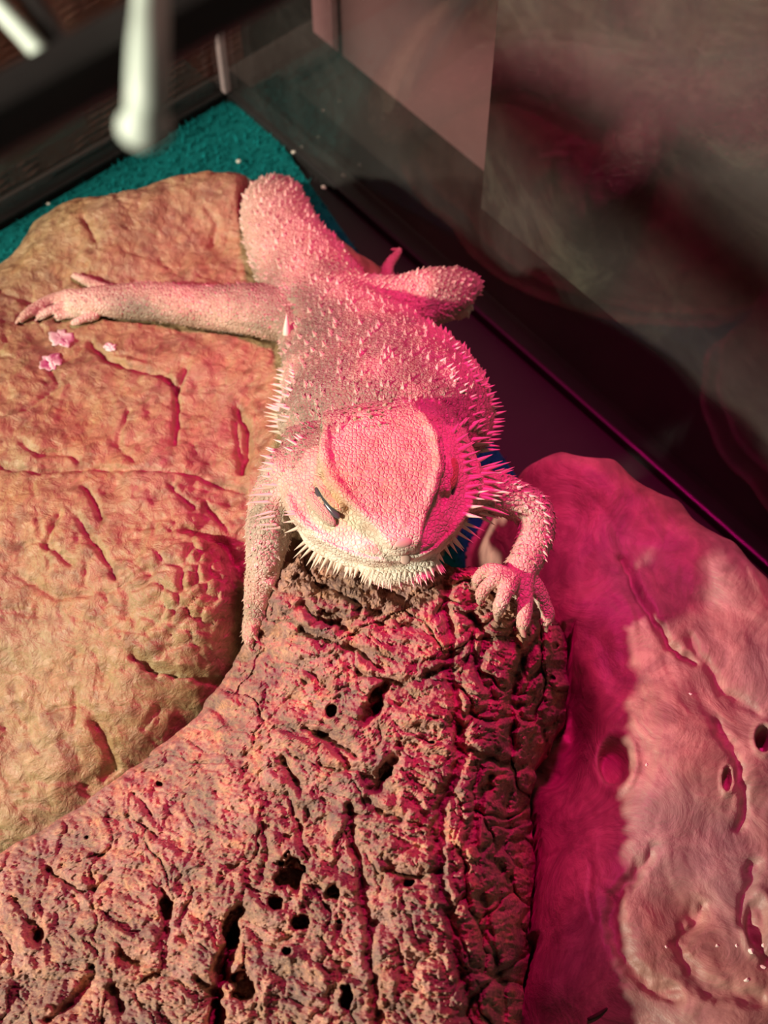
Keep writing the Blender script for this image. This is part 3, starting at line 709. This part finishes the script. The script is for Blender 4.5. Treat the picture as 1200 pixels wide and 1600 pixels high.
# head: lofted sections in its own frame
HB = PZ(586, 664, .135); HS = PZ(634, 846, .130)
hf = HS-HB; HLEN = np.linalg.norm(hf); hf /= HLEN
hu = np.array([.03, 0, 1.0]); hu -= hf*(hu@hf); hu /= np.linalg.norm(hu); hr = np.cross(hu, hf)   # hr ~ picture right
if hr[0] < 0: hr = -hr
def HP(s, x, y): return HB+hf*(s*HLEN)+hr*x+hu*y
SEC = [ # s, brow half width, jaw half width, top, jaw y, chin y
 (-.30, .0140, .0255, -.0075, -.0160, -.0270), (-.10, .0158, .0295, -.0022, -.0150, -.0290), (.10, .0170, .0308, -.0003, -.0145, -.0300), (.30, .0174, .0312, .0004, -.0142, -.0300),
 (.48, .0158, .0300, .0002, -.0140, -.0288), (.65, .0122, .0262, -.0003, -.0132, -.0268), (.80, .0088, .0205, -.0006, -.0122, -.0240), (.92, .0064, .0146, -.0010, -.0110, -.0218), (1.0, .0048, .0098, -.0022, -.0100, -.0196), (1.05, .0026, .0054, -.0050, -.0094, -.0170)]
def build_head():
    S = catmull(SEC, 4); V = []; F = []; n = 0
    for s, wb, wj, tp, jy, cy in S:
        half = [(0, tp+.0004), (.55*wb, tp+.0002), (.88*wb, tp), (wb, tp-.0012), (wb*.93+wj*.02, tp-.0045), (.42*wb+.55*wj, tp*.4+jy*.6), (.97*wj, jy+.0015), (wj, jy-.002), (.93*wj, jy*.45+cy*.55), (.72*wj, jy*.15+cy*.85), (.38*wj, cy), (0, cy-.0003)]
        half = catmull(half, 3)
        ring = list(half)+[(-x, y) for x, y in half[-2:0:-1]]
        n = len(ring)
        V += [HP(s, x, y) for x, y in ring]
    m = len(S)
    for i in range(m-1):
        for j in range(n): a, b = i*n+j, i*n+(j+1) % n; F.append((a, a+n, b+n, b))
    c0, c1 = len(V), len(V)+1; V.append(np.mean(V[:n], 0)); V.append(np.mean(V[(m-1)*n:m*n], 0))
    for j in range(n): F.append((j, (j+1) % n, c0)); F.append(((m-1)*n+(j+1) % n, (m-1)*n+j, c1))
    B.add(V, F); B.axes.append((np.array([HP(s, 0, -.010) for s in np.linspace(-.2, 1, 12)])[::-1], 3))
    for sg in (-1, 1):
        # brow ridge, eyelid bulge, upper lip roll, jaw muscle
        B.limb([(HP(s, sg*x, y), r) for s, x, y, r in ((-.02, .0150, -.0022, .0020), (.15, .0168, -.0012, .0022), (.35, .0168, -.0008, .0023), (.52, .0140, -.0010, .0021), (.68, .0102, -.0014, .0017), (.80, .0075, -.002, .0012))], k=3, n=8, kind=3)
        B.limb([(HP(.32, sg*.0185, -.0066), .0032), (HP(.44, sg*.0180, -.0064), .0044), (HP(.56, sg*.0160, -.0062), .0034)], k=3, n=12, kind=3)
        B.limb([(HP(s, sg*x, y), r) for s, x, y, r in ((.34, .0296, -.0124, .0018), (.48, .0287, -.0121, .0018), (.64, .0252, -.0113, .0016), (.80, .0197, -.0105, .0015), (.93, .0134, -.0096, .0014), (1.01, .0075, -.0090, .0013), (1.045, 0, -.0088, .0013))], k=3, n=8, kind=3)
    # puffed beard under the chin
    B.limb([(HP(.0, 0, -.024), .025, .45), (HP(.30, 0, -.0240), .0290, .34), (HP(.60, 0, -.0230), .0272, .28), (HP(.80, 0, -.0215), .0212, .26), (HP(.95, 0, -.0195), .0130, .30)], k=3, n=20, kind=3)
build_head()

def build_body():
    me = py_mesh('lizard_hull', B.V, B.F)
    bm = bmesh.new(); bm.from_mesh(me); bmesh.ops.recalc_face_normals(bm, faces=bm.faces); bm.to_mesh(me); bm.free()
    o = bpy.data.objects.new('lizard_hull', me); COL.objects.link(o)
    r = o.modifiers.new('r', 'REMESH'); r.mode = 'VOXEL'; r.voxel_size = .00052
    s = o.modifiers.new('s', 'SMOOTH'); s.iterations = 5; s.factor = .5
    dg = bpy.context.evaluated_depsgraph_get(); dg.update()
    out = bpy.data.meshes.new_from_object(o.evaluated_get(dg))
    bpy.data.objects.remove(o); bpy.data.meshes.remove(me); return out
BODY = build_body(); BODY.name = 'lizard_body'
nV = len(BODY.vertices)
BV = np.empty(nV*3, dtype=np.float32); BODY.vertices.foreach_get('co', BV); BV = BV.reshape(-1, 3).astype(float)
BN = np.empty(nV*3, dtype=np.float32); BODY.vertices.foreach_get('normal', BN); BN = BN.reshape(-1, 3).astype(float)
def nearest_axis(P):
    best = np.full(len(P), 1e9); T = np.zeros((len(P), 3)); K = np.zeros(len(P), int)
    for ax, kind in B.axes:
        for a, b in zip(ax[:-1], ax[1:]):
            v = b-a; L2 = v@v+1e-12; t = np.clip(((P-a)@v)/L2, 0, 1); d = np.linalg.norm(P-a-t[:, None]*v, axis=1)
            m = d < best; best[m] = d[m]; T[m] = v/math.sqrt(L2); K[m] = kind
    sh = ((P-HB)@hf)/HLEN
    K[(K == 3) & (sh < .0)] = 0
    return T, K, best
pa, pb, pd = proj(BV); FACE = -np.einsum('ij,ij->i', BN, (BV-CAM)/np.linalg.norm(BV-CAM, axis=1)[:, None])
# carved lines: mouth, lid creases, nostrils, lip-scale rows, neck folds
for pl, wdt, dep in (([(470, 828), (500, 838), (540, 856), (580, 868), (620, 873), (650, 868), (680, 852), (705, 825)], 2.2, .0007),
                     ([(490, 760), (500, 778), (515, 795), (532, 806)], 3.0, .0012),
                     ([(500, 850), (540, 868), (590, 880), (640, 880)], 2.0, .0003), ([(480, 852), (530, 876), (590, 890), (640, 890)], 2.0, .0003),
                     ([(455, 820), (475, 832)], 3, .0006), ([(440, 690), (500, 662), (560, 652)], 5, .0012), ([(690, 690), (700, 740), (692, 790)], 5, .0010),
                     ([(420, 905), (440, 880), (446, 860)], 4, .0005), ([(452, 470), (458, 500), (452, 530)], 6, .0016)):
    m = FACE > .1; d = seg_dist(pa, pb, pl); g = np.exp(-(d/wdt)**2)*m; BV -= BN*(g*dep)[:, None]
# soft wrinkled relief on trunk and limbs
BV += BN*(.0005*fbm(BV*220, 3, 300))[:, None]
BODY.vertices.foreach_set('co', BV.astype(np.float32).ravel()); BODY.update()
BODY.polygons.foreach_set('use_smooth', np.ones(len(BODY.polygons), bool))
def skin_color(P, K):
    a, b, _ = proj(P)
    n = fbm(P*90, 4, 310); n2 = fbm(P*300, 3, 320); n3 = fbm(P*35, 3, 330)
    c = np.array([.62, .44, .34])[None]+(n*.09)[:, None]+(n2*.06)[:, None]
    dark = np.array([.20, .17, .12]); trunk = (K <= 1)
    c = c+(dark-c)*(np.clip(n3*1.9+.15, 0, .7)*trunk)[:, None]
    def patch(x, y, rx, ry, col, s):
        nonlocal c
        g = np.exp(-(((a-x)/rx)**2+((b-y)/ry)**2))*s*np.clip(1+1.1*n+.6*n2, .2, 1.3); c = c+(np.array(col)-c)*np.clip(g, 0, 1)[:, None]
    grey = (.20, .19, .13)
    patch(480, 500, 50, 55, grey, .75); patch(210, 478, 45, 26, grey, .85);
    patch(480, 620, 45, 60, grey, .55); patch(545, 560, 45, 60, grey, .35); patch(650, 560, 60, 40, grey, .25)
    patch(620, 630, 60, 20, grey, .35)
    hd = K == 3
    white = (.90, .82, .68)
    patch(560, 860, 100, 40, white, .95); patch(500, 845, 60, 40, white, .7); patch(640, 890, 60, 25, white, .8); patch(418, 850, 38, 120, (.72, .54, .44), .5); patch(830, 850, 60, 90, (.72, .50, .42), .7); patch(120, 480, 60, 40, (.78, .58, .46), .6); patch(340, 500, 70, 40, (.70, .50, .38), .5)
    patch(540, 822, 30, 12, (.78, .74, .5), .6)
    patch(524, 768, 24, 38, (.84, .45, .17), .95); patch(440, 740, 40, 30, (.80, .62, .5), .4)
    patch(90, 490, 60, 25, (.78, .62, .5), .6); patch(800, 950, 60, 50, (.78, .60, .50), .4)
    return np.clip(c, .05, .92)
_, KV, _ = nearest_axis(BV)
set_col(BODY, skin_color(BV, KV))
LR.press(BV, .0008); finish_left_rock()
root = empty('bearded_dragon', tuple(PZ(590, 640, .07)))
tag(root, 'bearded dragon lizard sprawled with its spiny chin on cork bark', 'lizard')
link('body', BODY, M_['skin'], root)
bvh = BVHTree.FromPolygons([Vector(v) for v in BV], [tuple(p.vertices) for p in BODY.polygons])
def body_hit(px, py):
    d = Vector(ray(px, py)); L = d.length
    h = bvh.ray_cast(Vector(CAM), d/L)
    if h[0] is not None: return np.array(h[0]), np.array(h[1])
    best = None
    for t in np.linspace(.36, .56, 60):
        loc, nr, _, dist = bvh.find_nearest(Vector(PT(px, py, t)))
        if best is None or dist < best[0]: best = (dist, np.array(loc), np.array(nr))
    return best[1], best[2]

# small keeled scales over trunk and limbs (too many to pick apart)
def scales():
    me = BODY; me.calc_loop_triangles()
    T = np.empty(len(me.loop_triangles)*3, dtype=np.int32); me.loop_triangles.foreach_get('vertices', T); T = T.reshape(-1, 3)
    A, Bb, Cc = BV[T[:, 0]], BV[T[:, 1]], BV[T[:, 2]]
    area = .5*np.linalg.norm(np.cross(Bb-A, Cc-A), axis=1)
    n = 70000; idx = np.random.choice(len(T), n, p=area/area.sum())
    r1, r2 = np.random.rand(n), np.random.rand(n); s = np.sqrt(r1)
    P = A[idx]*(1-s)[:, None]+Bb[idx]*(s*(1-r2))[:, None]+Cc[idx]*(s*r2)[:, None]
    N = BN[T[idx, 0]]
    dirT, K, _ = nearest_axis(P)
    a, b, _ = proj(P)
    # poisson thinning by region spacing
    sp = np.where(K == 0, .0021, np.where(K == 1, .0017, np.where(K == 2, .0013, .0019)))
    crown = (K == 3) & (((P-HB)@hf)/HLEN > .02)
    keep = []; grid = {}
    cell = .0011
    for i in range(n):
        if crown[i]: continue
        p = P[i]; g = (int(p[0]//cell), int(p[1]//cell), int(p[2]//cell)); ok = True; rr = sp[i]; R = int(rr//cell)+1
        for dx in range(-R, R+1):
            for dy in range(-R, R+1):
                for dz in range(-R, R+1):
                    for j in grid.get((g[0]+dx, g[1]+dy, g[2]+dz), ()):
                        q = P[j]-p
                        if q@q < rr*rr: ok = False; break
                    if not ok: break
                if not ok: break
            if not ok: break
        if ok: keep.append(i); grid.setdefault(g, []).append(i)
    keep = np.array(keep); P, N, dirT, K = P[keep], N[keep], dirT[keep], K[keep]; m = len(P)
    # keels point backwards: towards the tail on the trunk, towards the foot on the limbs
    D = np.where((K == 0)[:, None], -dirT, dirT)
    D = D-N*np.einsum('ij,ij->i', D, N)[:, None]; D /= np.linalg.norm(D, axis=1)[:, None]+1e-9
    S = np.cross(N, D)
    rnd = np.random.rand(m); big = (np.random.rand(m) < .22)
    Ls = np.where(K == 0, .0017+.0011*big, np.where(K == 1, .0019, np.where(K == 2, .0016, .002)))*(.8+.4*rnd)
    Hh = np.where(K == 0, .0007+.0009*big, np.where(K == 1, .0006+.0005*big, .0003))
    Wd = np.where(K == 0, .00118, np.where(K == 1, .00115, .0007))
    c0 = P-N*.0003
    V = np.empty((m*5, 3)); V[0::5] = c0-D*(Ls*.45)[:, None]; V[1::5] = c0+S*Wd[:, None]; V[2::5] = c0+D*(Ls*.15)[:, None]-N*.0003; V[3::5] = c0-S*Wd[:, None]
    V[4::5] = c0+D*(Ls*.62)[:, None]+N*(Hh+.0003)[:, None]
    base = np.arange(m)*5
    F = np.vstack([np.stack([base+i, base+j, base+4], 1) for i, j in ((0, 1), (1, 2), (2, 3), (3, 0))])
    col = skin_color(P, K); tint = (.85+.4*np.random.rand(m))[:, None]
    lift = np.where(big, .40, .05)[:, None]; col = np.clip((col+(np.array([.84, .66, .54])-col)*lift)*tint, .03, .92)
    cc = np.repeat(col, 5, axis=0)
    o = link('scales', mesh_np('scales', V, F, False, cc), M_['skin'], root); tag(o, kind='stuff')
scales()

# spines one can pick out: shared curved cone, unit length along +Z
def cone_mesh(name, bend=.12, n=6, taper=.8):
    pts = [(0, 0, -.12), (0, 0, .15), (bend*.25, 0, .45), (bend*.65, 0, .75), (bend, 0, 1.0)]
    rad = [1, .92, .66, .34, .03]
    V, F = ring_sweep(pts, rad, n, hint=(0, 1, 0)); return py_mesh(name, V, F)
SPK = cone_mesh('spine', 0.0); SPK.materials.append(M_['spike'])
CLW = None
def put(name, me, base, d, length, rad, parent, curve=None):
    d = np.asarray(d, float); d = d/np.linalg.norm(d)
    up = np.array([0, 0, 1.0]) if abs(d[2]) < .95 else np.array([0, 1.0, 0])
    x = np.cross(up, d); x /= np.linalg.norm(x); y = np.cross(d, x)
    M = Matrix(((x[0]*rad, y[0]*rad, d[0]*length, base[0]), (x[1]*rad, y[1]*rad, d[1]*length, base[1]), (x[2]*rad, y[2]*rad, d[2]*length, base[2]), (0, 0, 0, 1)))
    o = bpy.data.objects.new(name, me); COL.objects.link(o); o.parent = parent
    o.matrix_parent_inverse = parent.matrix_world.inverted(); o.matrix_basis = M
    return o
def spine_at(px, py, dx, dy, ln, wd, lift=.35):
    p, nr = body_hit(px, py); dep = (p-CAM)@FW; k = dep/FPX
    v = RT*dx-UP*dy; v = v/np.linalg.norm(v)
    v = v+nr*lift; v /= np.linalg.norm(v)
    put('spine', SPK, p-nr*.0003, v, ln*k, wd*k, root)
def along(pl, n):
    P = np.array(pl, float); d = np.r_[0, np.cumsum(np.hypot(*np.diff(P[:, :2], axis=0).T))]
    t = np.linspace(0, d[-1], n); return np.stack([np.interp(t, d, P[:, i]) for i in range(P.shape[1])], 1)
R_ = random.Random(5)
def fringe(pl, n, wd=3.4, jit=3, lift=.3):     # rows: px, py, dx, dy, length
    for px, py, dx, dy, ln in along(pl, n):
        spine_at(px+R_.uniform(-jit, jit), py+R_.uniform(-jit, jit), dx+R_.uniform(-.15, .15), dy+R_.uniform(-.15, .15), ln*R_.uniform(.8, 1.2), wd*R_.uniform(.85, 1.15), lift)
# beard fringe along the chin, from jowl to jowl
fringe([(452, 846, -1, .5, 26), (480, 864, -.7, .8, 28), (520, 880, -.45, 1, 24), (570, 892, -.3, 1, 17), (620, 898, -.1, 1, 15), (660, 893, .2, 1, 15), (695, 878, .4, 1, 18), (725, 850, .7, .8, 26), (742, 828, 1, .4, 34)], 40, 3.6, 2)
fringe([(490, 884, -.4, 1, 14), (550, 902, -.2, 1, 14), (610, 910, 0, 1, 13), (665, 903, .3, 1, 13), (700, 888, .5, 1, 14)], 30, 2.6, 4)
fringe([(540, 895, -.3, 1, 11), (600, 903, 0, 1, 11), (660, 897, .3, 1, 11)], 20, 2.2, 4)
# jowl and neck spines on the lit side
fringe([(432, 690, -1, -.25, 18), (424, 720, -1, -.2, 18), (418, 745, -1, -.1, 16)], 9, 3.2, 5)
fringe([(428, 755, -1, 0, 28), (420, 785, -1, .02, 34), (424, 810, -1, .02, 34), (440, 835, -1, .15, 30)], 9, 3.6, 4)
fringe([(455, 800, -1, .1, 18), (462, 825, -1, .2, 20)], 5, 2.8, 4)
fringe([(470, 682, -.9, -.5, 15), (450, 705, -1, -.3, 15)], 6, 2.8, 5)
# jowl and neck spines on the red side
fringe([(740, 690, 1, -.35, 26), (752, 720, 1, -.15, 34), (758, 750, 1, 0, 38), (756, 780, 1, .1, 38), (750, 808, 1, .25, 36)], 14, 4.2, 4)
fringe([(715, 690, .9, -.6, 24), (728, 725, 1, -.3, 28), (732, 760, 1, -.05, 30), (728, 800, 1, .15, 30)], 13, 3.8, 5)
fringe([(705, 670, .6, -.9, 18), (735, 665, .8, -.6, 20), (760, 680, 1, -.4, 20)], 8, 3.4, 6)
# flank fringes
fringe([(446, 580, -1, -.3, 14), (432, 610, -1, -.25, 18), (424, 645, -1, -.2, 22), (424, 680, -1, -.15, 24)], 18, 3.2, 4)
fringe([(462, 575, -1, -.5, 12), (448, 620, -1, -.3, 16), (446, 660, -1, -.2, 18)], 12, 3.0, 6)
fringe([(700, 535, 1, -.6, 12), (735, 575, 1, -.4, 13), (760, 615, 1, -.3, 15), (778, 660, 1, -.25, 18), (784, 705, 1, -.15, 20), (782, 740, 1, 0, 22)], 28, 3.0, 3)
fringe([(690, 560, .9, -.6, 11), (725, 610, 1, -.5, 12), (750, 660, 1, -.4, 14)], 14, 2.8, 7)
# outer edge of the red-lit arm
fringe([(790, 752, .8, -.4, 13), (822, 768, 1, 0, 12), (850, 795, 1, .6, 12), (856, 830, .6, 1, 13), (848, 870, .4, 1, 13)], 14, 3.0, 2)

# claws
CLW = cone_mesh('claw', .9, 8); CLW.materials.append(M_['claw'])
for base, t, ln, rd in CLAWS: put('claw', CLW, base-t*rd*.5, t, ln, rd, root)

# eyes: grey ball showing in a slit under an orange lid; nose plates
def ball(name, c, r, mat, sc=(1, 1, 1), axes=None):
    bm = bmesh.new(); bmesh.ops.create_uvsphere(bm, u_segments=20, v_segments=12, radius=1)
    me = bpy.data.meshes.new(name); bm.to_mesh(me); bm.free()
    for p in me.polygons: p.use_smooth = True
    o = link(name, me, mat, root)
    X, Y, Z = axes if axes else (np.array([1, 0, 0]), np.array([0, 1, 0]), np.array([0, 0, 1]))
    M = Matrix([[X[i]*r*sc[0], Y[i]*r*sc[1], Z[i]*r*sc[2], c[i]] for i in range(3)]+[[0, 0, 0, 1]])
    o.matrix_basis = M; return o
def eye(A, n1, C, n2, c, n3, lid_side):
    nr = n1+n2+n3; nr /= np.linalg.norm(nr)
    X = C-A; L = np.linalg.norm(X)/2; X /= np.linalg.norm(X); Y = np.cross(nr, X); Y /= np.linalg.norm(Y); nr = np.cross(X, Y)
    ball('eye', c-nr*.0008, L*.98, M_['eye'], (1, .24, .17), (X, Y, nr))
    off = Y*lid_side
    o = ball('eyelid', c+off*L*.42-nr*.0008-X*L*.12, L*.95, M_['lid'], (1, .46, .34), (X, Y, nr)); tag(o, 'orange upper eyelid, nearly shut')
    o = ball('eyelid', c-off*L*.40-nr*.0017, L*1.06, M_['lowlid'], (1, .36, .29), (X, Y, nr)); tag(o, 'pale lower eyelid')
eye(*body_hit(492, 758), *body_hit(531, 808), *body_hit(510, 785), 1)
def near(p):
    loc, nr, _, _ = bvh.find_nearest(Vector(p)); return np.array(loc), np.array(nr)
eye(*near(HP(.36, .0215, -.0070)), *near(HP(.62, .0178, -.0078)), *near(HP(.49, .0205, -.0072)), -1)
for px, py, r, sc in ((632, 849, 10, (1.5, .8, .4)), (634, 873, 9, (1.0, 1.0, .45))):
    p, nr = body_hit(px, py); X = hr-nr*(hr@nr); X /= np.linalg.norm(X); Y = np.cross(nr, X)
    o = ball('nose_plate', p-nr*.0005, r*PXM, M_['plate'], sc, (X, Y, nr)); tag(o, 'smooth pink scale on the snout tip')
# skin fold at the hip
p, nr = body_hit(448, 520); o = put('skin_fold', SPK, p, RT*.25+UP*1.0+nr*.5, 36*PXM, 8*PXM, root)

mat()

# ------------------------------------------------------------------ rod and strut at the tank top, out of focus
def tube_thing(name, pts, rad, mat, parent=None, k=6, n=12):
    P = catmull(pts, k); R = catmull([[r, r] for r in rad], k)
    V, F = ring_sweep(P, [tuple(r) for r in R], n); return link(name, py_mesh(name, V, F), mat, parent)
rt = empty('pale_rod', tuple(PT(226, 205, .150)))
tag(rt, 'pale green rod with a rounded end hanging over the black brace bar', 'rod')
tube_thing('rod', [PT(246, -420, .215), PT(240, -160, .185), PT(236, 0, .160), PT(232, 70, .149), PT(229, 140, .147), PT(227, 190, .150)], [.0021]*6, M_['pale'], rt)
tube_thing('rod_end', [PT(227, 176, .1490), PT(226, 186, .1492), PT(226, 200, .150), PT(226, 214, .151), PT(226, 220, .1512)], [.0019, .0027, .0029, .0022, .0008], M_['pale'], rt)
ls = empty('lid_strut', tuple(PT(80, 95, .19)))
tag(ls, 'slanting lid strut with a pale strip and a black edge meeting the brace', 'strut')
tube_thing('pale_strip', [PT(-140, -150, .225), PT(-30, -20, .20), PT(36, 52, .19), PT(72, 92, .186)], [.0013]*4, M_['pale'], ls)
tube_thing('black_edge', [PT(-80, -180, .230), PT(10, -60, .208), PT(60, 20, .196), PT(102, 82, .189)], [.0017]*4, M_['black'], ls)

# ------------------------------------------------------------------ crumbs, shed skin, twig
def crumb_mesh(seed, n=9):
    rr = random.Random(seed); bm = bmesh.new(); bmesh.ops.create_icosphere(bm, subdivisions=1, radius=1)
    for v in bm.verts: v.co *= rr.uniform(.55, 1.2)
    me = bpy.data.meshes.new('crumb'); bm.to_mesh(me); bm.free(); me.materials.append(M_['crumb']); return me
def crumb(p, r, seed, label, group=None):
    o = bpy.data.objects.new('crumb', crumb_mesh(seed)); COL.objects.link(o); o.location = p; o.scale = (r, r, r*.6)
    tag(o, label, 'crumb', group)
for i, (px, py, r) in enumerate(((372, 252, .0013), (458, 237, .0012), (505, 293, .0014), (75, 318, .0009))):
    crumb(PZ(px, py, .0050), r, i, 'tiny pale crumb lying on the teal carpet', 'crumbs on the carpet')
for i, (px, py, r) in enumerate(((1190, 1172, .0011), (1173, 1486, .0011), (1190, 1512, .0011), (1150, 1478, .0007), (1166, 1532, .0008), (1120, 1478, .0006), (1040, 1480, .0006), (1078, 1085, .0007), (1192, 1478, .0008), (1010, 1195, .0006))):
    p = RR.hit(px, py); crumb(p+np.array([0, 0, r*.3]), r, 20+i, 'tiny pale crumb stuck on the smooth brown rock', 'crumbs on the brown rock')
def flake(name, cx, cy, rx, ry, seed, label, nseg=26):
    V = []; F = []; q = 4
    for j in range(q+1):
        for i in range(nseg):
            th = 2*math.pi*i/nseg
            rad = (j/q)*(1+.18*math.sin(2*th+seed)+.13*math.sin(5*th+seed*2.1)+.12*math.sin(9*th+seed*5)*(j/q))
            px, py = cx+rx*rad*math.cos(th), cy+ry*rad*math.sin(th)
            p = LR.hit(px, py); V.append(p+np.array([0, 0, .0007+.0004*math.sin(px*.9)*math.sin(py*.8)]))
    for j in range(q):
        for i in range(nseg):
            a, b = j*nseg+i, j*nseg+(i+1) % nseg; F.append((a, b, b+nseg, a+nseg))
    me = py_mesh(name, V, F); o = link(name, me, M_['shed'])
    md = o.modifiers.new('thick', 'SOLIDIFY'); md.thickness = .0003
    tag(o, label, 'shed skin')
flake('shed_skin', 96, 530, 17, 15, 1.2, 'crumpled whitish shed skin patch below the toes on the tan rock')
flake('shed_skin', 80, 567, 17, 12, 3.4, 'lower wrinkled whitish shed skin patch on the tan rock')
flake('shed_skin', 172, 544, 11, 6, 5.1, 'bright white sliver of shed skin at the head of a crack')
tw = [RR.hit(x, y)+np.array([0, 0, .001]) for x, y in ((918, 1594), (935, 1586), (948, 1576))]
o = tube_thing('twig', tw, [.0005, .0006, .0003], M_['twig'], None, 4, 6); tag(o, 'short dark twig lying low on the brown rock', 'twig')
